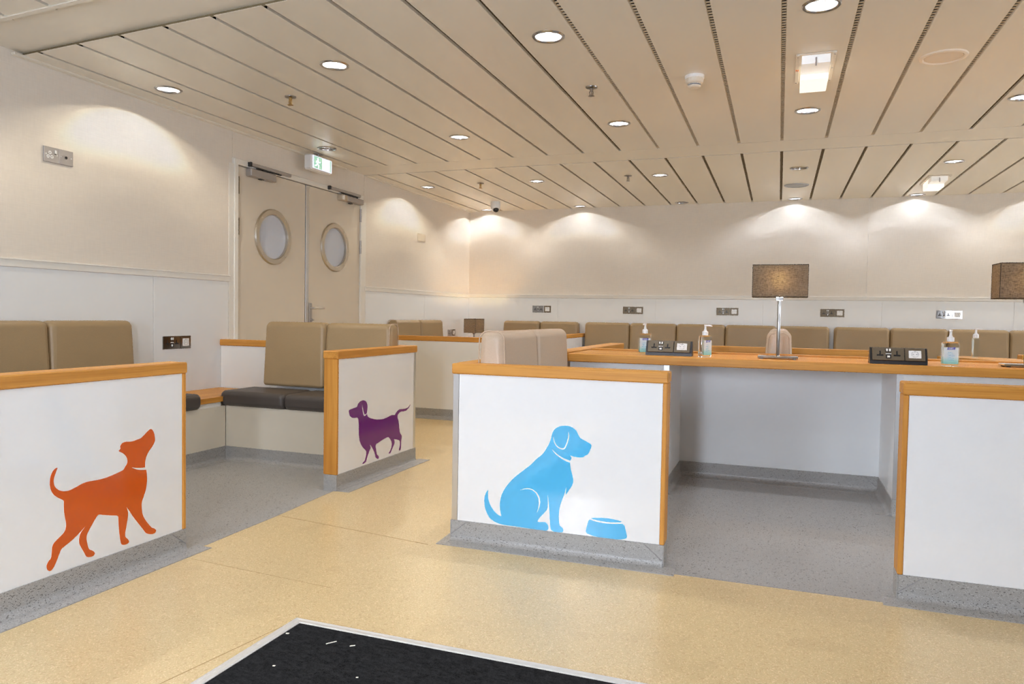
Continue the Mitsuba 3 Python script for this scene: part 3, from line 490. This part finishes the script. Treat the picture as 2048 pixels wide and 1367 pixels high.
# ------------------------------------------------------------------ coved skirting, partitions, benches
SK = .090
COVE = Polygon([(0, SK), (.005, SK), (.005, .030)] + [(.005 + .022 * (1 - math.cos(a)), .030 - .027 * math.sin(a)) for a in np.linspace(0, math.pi / 2, 7)] + [(.030, 0.0), (0, 0.0)])
def cove(M, x0, x1, flange=.085, e0=0.0, e1=0.0):
    """Coved vinyl skirting along local x on the face y = 0 (y out, z up): upstand, cove and welded flange."""
    up = at(ext(COVE, x1 - x0), M @ frame((x0, 0, 0), EY, EZ, EX))
    fl = at(ext(sbox(x0 - e0, 0, x1 + e1, flange), .0032), M)
    return cat(up, fl)
def mitre(M, x, d):
    """The dark weld of a mitred corner on the upstand."""
    p = [(x, .006, .028), (x + d * .075, .006, SK - .002)]
    return at(cat(tube(p, .0016, 6)), M)
def partition(name, label, M, L, t=.08, back_flange=.085, group=None, ends=(False, False), alu=(False, False), skirt=True, skirt_back=True, sk_ext=(0, 0), prints=(), panel=True, wood=None, lo=CAP0, seams=(), cap_ext=(.006, .006)):
    """A low screen: local x along the face, y out of the face (0 = face), z up."""
    k = thing(name, label, 'partition', group)
    ax = int(np.argmax(np.abs(M[:3, 0])))
    MM = M @ frame((0, 0, 0), EX, EY, EZ)
    part(k, 'core', at(bx(.004, L - .004, -t + .004, -.005, .01, lo - .001), M), 'mat_wall_white')
    e0, e1 = (.014 if ends[0] else 0), (.014 if ends[1] else 0)
    a0, a1 = (.026 if alu[0] else e0), (.026 if alu[1] else e1)
    if panel: part(k, 'face_panel', at(bx(a0 + .0008, L - a1 - .0008, -.006, 0, SK, lo - .001, .0006), M), 'mat_panel', label='glossy white panel')
    part(k, 'back_panel', at(bx(.002, L - .002, -t, -t + .005, SK, lo - .001, .0006), M), 'mat_wainscot')
    part(k, 'cap_rail', at(bx(-cap_ext[0], L + cap_ext[1], -t - .008, .010, lo, CAP1, .0045), M), WOOD[ax], label='oak cap rail')
    for i, e in enumerate(ends):
        if e:
            x0, x1 = (-.004, e0) if i == 0 else (L - e1, L + .004)
            part(k, 'end_post', at(bx(x0, x1, -t - .003, .004, SK, lo, .003), M), WOOD[2], label='oak edge post')
        elif alu[i]:
            x0, x1 = (-.001, .026) if i == 0 else (L - .026, L + .001)
            part(k, 'edge_strip', at(cat(bx(x0, x1, -.006, .0015, SK, lo - .001, .0006)), M), 'mat_alu', label='aluminium edge strip')
    if skirt:
        part(k, 'skirting', cove(M, 0, L, .085, *sk_ext), 'mat_vinyl_grey', 25, label='grey coved skirting')
        for i in (0, 1):
            Me = M @ (frame((0, 0, 0), -EY, -EX, EZ) if i == 0 else frame((L, 0, 0), -EY, EX, EZ))
            part(k, 'end_skirting', at(bx(-.005, t, 0, .005, 0, SK, .001), Me), 'mat_vinyl_grey')
        for x, d in seams: part(k, 'weld', mitre(M, x, d), 'mat_seam')
    if skirt_back: part(k, 'back_skirting', cove(M @ frame((L, -t, 0), -EX, -EY, EZ), 0, L, back_flange), 'mat_vinyl_grey', 25)
    return k
def poly(name, it=2):
    q = np.array(PRINTS[name], float)
    for _ in range(it):
        n = np.roll(q, -1, 0); q = np.stack([.8 * q + .2 * n, .2 * q + .8 * n], 1).reshape(-1, 2)
    return Polygon(q).buffer(0)
def print_on(k, M, pl, mat, off, label):
    from shapely import affinity
    pl = affinity.translate(pl, -off, 0).intersection(sbox(-9, SK + .001, 9, 2))
    part(k + '__face_panel', 'dog_print' if 'dog' in label else 'bowl_print', at(ext(pl, .0006), M @ np.array([[1, 0, 0, 0], [0, 0, 1, 0], [0, 1, 0, 0], [0, 0, 0, 1.0]])), mat, label=label)
FX = lambda x0, y: frame((x0, y, 0), EX, -EY, EZ)          # a face towards -y
FXP = lambda y0, x: frame((x, y0, 0), EY, EX, EZ)          # a face towards +x
FXN = lambda x1, y: frame((x1, y, 0), -EX, EY, EZ)         # a face towards +y

Mo = FXP(0.90, -2.296)
k = partition('booth_partition', 'low white partition with an orange walking dog, oak cap, at the left edge', Mo, 1.456, ends=(False, True), sk_ext=(0, .06), seams=((1.455, -1),))
print_on(k, Mo, poly('orange').difference(poly('orange_cut')), 'mat_orange', 0.90, 'orange walking dog looking up')
Mp = FXP(3.460, -2.296)
k = partition('booth_partition', 'low white partition with a purple walking dog and oak end post', Mp, .935, ends=(True, False), alu=(False, True), sk_ext=(0, .06), skirt_back=False)
print_on(k, Mp, poly('purple').difference(poly('purple_cut', 1)), 'mat_purple', 3.460, 'purple walking dog')
Mb = FX(-1.337, 2.92)
k = partition('booth_partition', 'low white partition with a blue sitting dog and food bowl, oak cap and edge', Mb, .927, ends=(False, True), alu=(True, False), sk_ext=(.03, .055), skirt_back=False, seams=((.0, 1), (.925, -1)))
print_on(k, Mb, poly('blue').difference(poly('blue_c')).difference(poly('blue_e')).difference(poly('blue_h')), 'mat_blue', -1.337, 'blue sitting dog')
print_on(k, Mb, poly('bowl', 1).union(poly('bowl_rim')), 'mat_blue', -1.337, 'blue food bowl')
part(k, 'corner_flange', ext(Polygon([(-1.346, 3.01), (-1.380, 3.01), (-1.372, 2.835), (-1.337, 2.835), (-1.337, 2.92), (-1.344, 2.92)]), .0032), 'mat_vinyl_grey')
Mr = FX(0.430, 2.92)
partition('booth_partition', 'plain white partition with oak cap and edge, cut by the right edge', Mr, .927, ends=(True, False), alu=(False, True), sk_ext=(.055, .03), seams=((.002, 1),))
partition('booth_partition', 'cream partition behind the left bench, its oak cap meeting the wall by the door', FX(XL + .004, 4.347), 1.518, t=.06, panel=False, skirt=False)
part('booth_partition_004', 'front_panel', at(bx(.002, 1.514, -.005, 0, SK, CAP0 - .001, .0006), FX(XL + .004, 4.347)), 'mat_wall_white')
partition('booth_partition', 'side partition of the blue dog booth, behind the tan backrest', FXP(3.005, -1.274), 1.08, t=.072, back_flange=.034, panel=False, skirt=False)
partition('booth_partition', 'oak-capped partition running back beyond the left end of the counter', FXP(4.09, -1.20), 1.85, t=.10, panel=False, skirt=False)
partition('booth_partition', 'short white partition with oak cap behind the counter and the single bench end', FX(-.52, 5.90), 1.16, t=.08, skirt=False)
partition('booth_partition', 'oak-capped partition end at the right edge behind the counter', FX(1.575, 5.90), .9, t=.08, skirt=False)
k = partition('booth_partition', 'long cream partition with oak cap in front of the small corner lamp', FX(XL + .004, 6.28), 1.60, t=.08, panel=False)
part(k, 'front_panel', at(bx(.002, 1.598, -.005, 0, SK, CAP0 - .001, .0006), FX(XL + .004, 6.28)), 'mat_wall_white')
k = partition('booth_partition', 'white partition with oak cap standing out from the back wall between two benches', FXP(7.75, -2.296), 1.205, t=.05, skirt=False, skirt_back=False)

def backrest_profile():
    return [(.022, .50, .022), (.118, .50, .022), (.045, .885, .040), (.082, .885, .040)]
def backrest(x0, x1, prof=None, seg=20):
    pr_ = prof or backrest_profile()
    return spheres([(x, y, z, r) for y, z, r in pr_ for x in (x0 + r, x1 - r)], seg)
def piping(x, prof=None, inset=0.0):
    pr_ = prof or backrest_profile()
    o = np.array(unary_union([Point(y, z).buffer(r + .0005, 12) for y, z, r in pr_]).convex_hull.exterior.coords)
    return tube([(x, y, z) for y, z in o], .0028, 6)
def bench(name, label, M, L, seats, backs, depth=.45, tan='mat_tan', base=True, pipe=(), skirt=True, base_x=None, group=None):
    """Local x along the bench, y from the back towards the sitter's knees, z up. seats and backs: lists of (x0, x1)."""
    k = thing(name, label, 'bench', group)
    b0, b1 = base_x or (0, L)
    part(k, 'base', at(bx(b0, b1, .0, depth - .02, .005, .362, .001), M), 'mat_bench_base', label='cream bench base')
    if skirt: part(k, 'skirting', cove(M @ frame((0, depth - .02, 0), EX, EY, EZ), b0, b1, .065), 'mat_vinyl_grey', 25)
    for a, b in seats:
        c = pillow(a + .001, b - .001, .10, depth + .012, .362, .464, .034)
        part(k, 'seat_cushion', at(c, M), 'mat_seat_dark', 40, label='charcoal seat cushion')
    for a, b in backs:
        part(k, 'backrest', at(backrest(a + .0015, b - .0015), M), tan, 40, label='tan padded backrest')
    for x in pipe: part(k, 'piping', at(piping(x), M), 'mat_piping', True)
    return k
LW = lambda y0: frame((XL + .004, y0, 0), EY, EX, EZ)            # against the left wall
k = bench('corner_bench', 'tan and charcoal bench along the left wall behind the orange dog partition', LW(0.95), 3.38, [(.05 + .56 * i, .61 + .56 * i) for i in range(4)] + [(2.29, 2.73)], [(.275 + .56 * i, .835 + .56 * i) for i in range(4)], depth=.446, base_x=(0, 2.968))
shelf = Polygon([(XL + .004, 3.60), (-3.462, 3.60), (-3.462, 3.885), (-3.508, 3.885), (-3.508, 4.333), (XL + .004, 4.333)])
part(k, 'shelf', ext(shelf, .034, .392), WOOD[1], label='oak corner shelf')
part(k, 'shelf_support', ext(shelf.buffer(-.010), .385, .006), 'mat_wall_white')
k = bench('bench', 'tan and charcoal two-seat bench behind the purple dog partition', FX(-3.470, 4.333), 1.09, [(-.03, .482), (.482, 1.085)], [(.075, .575), (.575, 1.087)], depth=.433, pipe=(1.075,), base_x=(0, 1.09))
k = bench('bench', 'tan two-seat bench whose padded back rises above the blue dog partition', frame((-1.262, 3.005, 0), EY, EX, EZ), 1.075, [(.0, .53), (.53, 1.06)], [(.0, .505), (.505, 1.06)], depth=.47, tan='mat_tan_lit', pipe=(.012,))
# single bench end behind the counter: back-to-back
k = thing('back_to_back_bench', 'tan bench end seen straight on behind the table lamp', 'bench')
DB = [(-.070, .50, .024), (.070, .50, .024), (-.028, .885, .045), (.028, .885, .045)]
DBM = frame((0.004, 4.80, 0), EY, -EX, EZ)
part(k, 'base', at(bx(.02, 1.06, -.40, .40, .005, .362, .002), DBM), 'mat_wall_white')
for s in (-1, 1):
    for a, b in ((0, .53), (.53, 1.06)): part(k, 'seat_cushion', at(pillow(a, b, min(s * .09, s * .43), max(s * .09, s * .43), .362, .464, .034), DBM), 'mat_seat_dark', 40)
for a, b in ((0, .53), (.531, 1.06)): part(k, 'backrest', at(backrest(a, b, DB), DBM), 'mat_tan_lit', 40)
part(k, 'piping', at(piping(.010, [(y * .83, z - .012, r * .83) for y, z, r in DB]), DBM), 'mat_piping', True)
k = bench('corner_bench', 'tan bench on the left wall behind the far partition, near the small lamp', LW(6.37), 2.58, [(.3, .88), (.88, 1.5)], [(.42, .985), (.985, 1.56)], depth=.446, pipe=(.432,))
part(k, 'shelf', bx(XL + .004, -3.40, 7.95, YF - .01, .392, .426, .002), WOOD[1], label='oak corner shelf')
BW = lambda x0: frame((x0, YF - .006, 0), EX, -EY, EZ)           # against the back wall
bench('bench', 'tan two-seat bench against the back wall, in the left corner beside the small lamp', BW(-3.40), 1.04, [(.0, .53), (.53, 1.04)], [(.043, .541), (.541, 1.045)], depth=.45)
bench('bench', 'long five-seat tan bench against the middle of the back wall', BW(-2.27), 2.806, [(.561 * i, .561 * i + .561) for i in range(5)], [(.561 * i, .561 * i + .561) for i in range(5)], depth=.45)
bench('bench', 'long tan bench against the back wall at the right, beyond the right socket dock', BW(.579), 2.24, [(.56 * i, .56 * i + .56) for i in range(4)], [(0, .560), (.560, 1.115), (1.115, 1.67), (1.67, 2.24)], depth=.45)

# ------------------------------------------------------------------ counter
k = thing('counter', 'long oak-topped white counter with open knee space between the booths', 'counter')
CX0, CX1 = -1.155, 2.20
part(k, 'top', bx(CX0, CX1, 4.100, 4.640, .735, .7805, .003), WOOD[0], label='oak counter top')
part(k, 'back_ledge', bx(CX0 + .01, CX1, 4.643, 4.735, .735, .790, .003), WOOD[0], label='oak back ledge')
part(k, 'back_panel', bx(-.575, .575, 4.712, 4.730, .003, .735), 'mat_wainscot')
for sx in (-1, 1):
    xi = sx * .572
    part(k, 'pedestal', bx(xi, sx * (1.15 if sx < 0 else 2.15), 4.150, 4.712, .003, .735, .001), 'mat_wainscot', label='white panelled pedestal')
    part(k, 'edge_strip', bx(xi - sx * .002, xi + sx * .030, 4.146, 4.151, SK, .734, .0008), 'mat_alu', label='aluminium edge strip')
    part(k, 'skirting', cove(FXP(4.150, xi) if sx < 0 else frame((xi, 4.150, 0), EY, -EX, EZ), 0, .562, .075), 'mat_vinyl_grey', 25)
    part(k, 'skirting', cove(FX(-1.15 if sx < 0 else .572, 4.150), 0, .578, .03), 'mat_vinyl_grey', 25)
part(k, 'skirting', cove(FX(-.572, 4.712), 0, 1.144, .075), 'mat_vinyl_grey', 25, label='grey coved skirting')
part(k, 'weld', mitre(FX(-.572, 4.712), 1.140, -1), 'mat_seam')
k = thing('side_table', 'low oak ledge behind the right end of the counter under the far pump bottle', 'table')
part(k, 'top', ext(Polygon([(.952, 5.283), (1.23, 4.80), (1.372, 4.92), (1.372, 5.24), (1.13, 5.42)]), .030, .753), WOOD[0])
part(k, 'leg', bx(1.10, 1.18, 5.08, 5.16, .003, .753, .004), 'mat_wall_white')

# ------------------------------------------------------------------ table lamps
def lamp(x, y, z, label, rot=0.0, power=1.0, shade='mat_shade'):
    k = thing('table_lamp', label, 'table lamp')
    c, s = math.cos(rot), math.sin(rot)
    M = frame((x, y, z), (c, s, 0), (-s, c, 0), EZ)
    part(k, 'base', at(bx(-.105, .105, -.055, .055, .006, .016, .002), M), 'mat_chrome', label='chrome base plate')
    subs(k, 'foot', [at(bx(sx * .085 - .008, sx * .085 + .008, sy * .045 - .008, sy * .045 + .008, 0, .007), M) for sx in (-1, 1) for sy in (-1, 1)], 'mat_black')
    part(k, 'pole', at(cyl((0, 0, .014), (0, 0, .325), .0095, 32), M), 'mat_pole', 40, label='chrome pole')
    part(k, 'pole_joint', at(bx(-.020, .020, -.012, .012, .322, .342, .002), M), 'mat_pole')
    a, b, z0, z1 = .1425, .0775, .342, .516
    sh = trimesh.Trimesh([(-a, -b, z0), (a, -b, z0), (a, b, z0), (-a, b, z0), (-a, -b, z1), (a, -b, z1), (a, b, z1), (-a, b, z1)],
                         [(0, 1, 5), (0, 5, 4), (1, 2, 6), (1, 6, 5), (2, 3, 7), (2, 7, 6), (3, 0, 4), (3, 4, 7)], process=False)
    shk = part(k, 'shade', at(sh, M), shade, label='dark woven oblong shade')
    hem = []
    for zz in (z0, z1): hem += [bx(-a - .001, a + .001, -b - .0012, -b + .0008, zz - .0015, zz + .0015), bx(-a - .001, a + .001, b - .0008, b + .0012, zz - .0015, zz + .0015), bx(-a - .0012, -a + .0008, -b, b, zz - .0015, zz + .0015), bx(a - .0008, a + .0012, -b, b, zz - .0015, zz + .0015)]
    part(shk, 'hem', at(cat(*hem, *[bx(sx * a - .001, sx * a + .001, sy * b - .001, sy * b + .001, z0, z1) for sx in (-1, 1) for sy in (-1, 1)]), M), 'mat_shade_edge')
    part(k, 'spider', at(cat(bx(-a, a, -.002, .002, z0 + .006, z0 + .009), bx(-.002, .002, -b, b, z0 + .006, z0 + .009), cyl((0, 0, z0), (0, 0, z0 + .05), .012, 14)), M), 'mat_steel')
    bulb = mikit.ply(at(trimesh.creation.icosphere(2, .024).apply_translation((0, 0, z0 + .095)), M), 'mat_white', smooth=True)
    bulb['emitter'] = {'type': 'area', 'radiance': rgb(*[power * v for v in (260.0, 150.0, 55.0)]), 'sampling_weight': 4.0}
    part(k, 'bulb', bulb, None)
lamp(0.0, 4.31, .7805, 'chrome table lamp with dark oblong shade in the middle of the counter')
lamp(1.165, 4.30, .7805, 'chrome table lamp with dark shade on the counter, cut by the right edge')
lamp(-3.62, 8.50, .426, 'small table lamp with brown shade in the back left corner', math.pi / 2, 2.2, 'mat_shade_lined')

# ------------------------------------------------------------------ socket docks on the counter
def dock(x, y, label, case):
    k = thing('socket_dock', label, 'socket dock')
    prof = Polygon([(0, 0), (0, .016), (.030, .082), (.050, .084), (.085, .002), (.085, 0)])
    part(k, 'case', at(ext(prof, .262, 0), frame((x, y, .7805), EY, EZ, EX)), case, label='black wedge-shaped case')
    d = np.array([0, .030, .066]); d = d / np.linalg.norm(d); n = np.cross(EX, d)
    M = frame(np.array([x + .011, y + .0012, .7805 + .0185]), EX, d, n)
    socket_face(k, M, .240, .069, 'mat_bronze', 'mat_bronze')
dock(-.722, 4.24, 'black slanted socket dock on the counter, left, between two sanitizer bottles', 'mat_black_case')
dock(.446, 4.15, 'black slanted socket dock on the counter, right of the middle table lamp', 'mat_black')

# ------------------------------------------------------------------ hand sanitizer bottles
def rrect(w, d, r):
    return sbox(-w / 2 + r, -d / 2 + r, w / 2 - r, d / 2 - r).buffer(r, 8)
def bottle(x, y, z, label, yaw, label_yaw=0.0, w=.074, d=.044, plain=False, spout=0.0):
    k = thing('sanitizer_bottle', label, 'pump bottle')
    c, s = math.cos(yaw), math.sin(yaw); M = frame((x, y, z), (c, s, 0), (-s, c, 0), EZ)
    lv = [(0.0, .94), (.003, 1.0), (.108, 1.0), (.116, .97), (.121, .80), (.124, .42)]
    rings, n = [], None
    for h, q in lv:
        r = np.array(rrect(w * q if q > .5 else .026, d * (q if q > .5 else 1) if q > .5 else .026, (.016 * q) if q > .5 else .0125).exterior.coords)[:-1]
        n = len(r) if n is None else n
        ang = np.argsort(np.arctan2(r[:, 1], r[:, 0])); r = r[ang]
        t = np.linspace(0, len(r), n, endpoint=False).astype(int); r = r[t]
        rings.append(np.c_[r, np.full(n, h)])
    V = np.vstack(rings + [[[0, 0, 0]], [[0, 0, lv[-1][0]]]]); F = []
    for i in range(len(lv) - 1):
        for j in range(n):
            a, b = i * n + j, i * n + (j + 1) % n; F += [(a, b, b + n), (a, b + n, a + n)]
    nb, nt = len(lv) * n, len(lv) * n + 1
    F += [(nb, (j + 1) % n, j) for j in range(n)] + [(nt, (len(lv) - 1) * n + j, (len(lv) - 1) * n + (j + 1) % n) for j in range(n)]
    body = trimesh.Trimesh(V, F, process=False)
    part(k, 'body', at(body, M), 'mat_gel', 30, label='clear gel-filled body')
    part(k, 'pump_collar', at(lathe([(0, .122), (.0165, .122), (.0165, .143), (.013, .146), (0, .146)], 24), M), 'mat_white', 30)
    sp = frame((0, 0, 0), (math.cos(spout), math.sin(spout), 0), (-math.sin(spout), math.cos(spout), 0), EZ)
    part(k, 'pump_head', at(cat(lathe([(0, .145), (.010, .145), (.006, .158), (.0055, .172), (.008, .176), (.008, .181), (0, .182)], 20), spheres([(0, 0, .1775, .0045), (.024, 0, .1785, .004), (.036, 0, .1745, .003)], 12).apply_transform(sp)), M), 'mat_white', 30, label='white pump')
    if not plain:
        for sy in (-1, 1):
            q = trimesh.Trimesh([(-w * .40, sy * (d / 2 + .0006), .012), (w * .40, sy * (d / 2 + .0006), .012), (w * .40, sy * (d / 2 + .0006), .094), (-w * .40, sy * (d / 2 + .0006), .094)], [(0, 1, 2), (0, 2, 3)] if sy < 0 else [(0, 2, 1), (0, 3, 2)], process=False)
            if sy < 0: lf = part(k, 'label', at(q, M), 'mat_label_film', uv=np.array([(0, 0), (1, 0), (1, 1), (0, 1)], float), label='pale blue to teal label')
            else: part(k, 'back_label', at(q, M), 'mat_label_film', uv=np.array([(0, 0), (1, 0), (1, 1), (0, 1)], float))
        FL = M @ frame((0, -d / 2 - .0008, 0), EX, EZ, -EY)
        part(lf, 'logo', at(ext(Polygon([(-.018, .083), (.015, .083), (.019, .095), (-.014, .095)]), .0003), FL), 'mat_label_logo', label='violet logo band')
        tx = meshkit.text_mesh('PURELL', .0085, .0002, True); b = tx.bounds; tx.apply_translation((-(b[0][0] + b[1][0]) / 2, 0, 0)); tx.apply_scale((.027 / (b[1][0] - b[0][0]), 1, 1))
        sh = np.eye(4); sh[0, 1] = .25; sh[0, 3] = .0; tx.apply_transform(sh)
        part(lf, 'logo_text', at(tx.apply_translation((-.0005, .0848, .0003)), FL), 'mat_white', kind='stuff')
        part(lf, 'fine_print', at(cat(*[ext(sbox(-.017 + .003 * (i % 2), .030 + .0075 * i, .015 - .004 * (i % 3), .0315 + .0075 * i), .0002) for i in range(6)]), FL), 'mat_blue', kind='stuff')
bottle(-.745, 4.345, .7805, 'sanitizer pump bottle half behind the left socket dock', 0.25, spout=-2.0)
bottle(-.388, 4.237, .7805, 'sanitizer pump bottle between the left socket dock and the table lamp', 0.9, spout=-.9)
bottle(.806, 4.160, .7805, 'sanitizer pump bottle on the counter right of the right socket dock', 0.0, w=.078, spout=-1.9)
bottle(1.150, 5.235, .783, 'slim clear pump bottle on the ledge behind the counter', 0.0, w=.040, d=.034, plain=True, spout=0.0)

# ------------------------------------------------------------------ doormat in its frame
k = thing('doormat', 'black entrance mat in an aluminium edge frame, at the bottom of the picture', 'doormat')
mx0, my1, mx1, my0 = -1.409, 1.924, 1.30, -0.9
part(k, 'carpet', bx(mx0, mx1, my0, my1, .0005, .007, .002), 'mat_carpet', label='black carpet pile')
prof = Polygon([(0, 0), (.042, 0), (.042, .0015), (.030, .0075), (.026, .0068), (.022, .0085), (.018, .0075), (.014, .0092), (.004, .0095), (0, .007)])
pr_ = np.array(prof.exterior.coords)[:-1]; n_ = len(pr_)
def edge_run(A, B):
    """The edge profile swept from A to B, both given as functions of the distance from the carpet, so that corners are mitred."""
    V = [(*A(d), h) for d, h in pr_] + [(*B(d), h) for d, h in pr_]
    m = trimesh.Trimesh(V, [f for i in range(n_) for f in ((i, (i + 1) % n_, n_ + (i + 1) % n_), (i, n_ + (i + 1) % n_, n_ + i))], process=False)
    m.fix_normals(); return m
part(k, 'edge_frame', edge_run(lambda d: (mx0 - d, my1 + d), lambda d: (mx1, my1 + d)), 'mat_frame_alu', label='ribbed aluminium edge')
part(k, 'edge_frame', edge_run(lambda d: (mx0 - d, my1 + d), lambda d: (mx0 - d, my0)), 'mat_frame_alu', label='ribbed aluminium edge')
for i, (px, py, a, l, w, lab) in enumerate([(-1.235, 1.842, .95, .034, .004, 'thin white splinter on the black mat'), (-1.395, 1.845, .2, .010, .007, 'yellowish crumb on the black mat near the frame corner'), (-1.165, 1.848, .7, .016, .005, 'small transparent scrap on the mat right of the white splinter'), (-1.05, 1.69, .5, .007, .005, 'tiny pale crumb in the middle of the mat'), (-1.30, 1.66, .3, .008, .006, 'tiny pale crumb on the left of the mat')]):
    c, s = math.cos(a), math.sin(a)
    single('litter', at(bx(-l / 2, l / 2, -w / 2, w / 2, 0, .0018, .0005), frame((px, py, .0072), (c, s, 0), (-s, c, 0), EZ)), 'mat_paper', lab, 'litter')
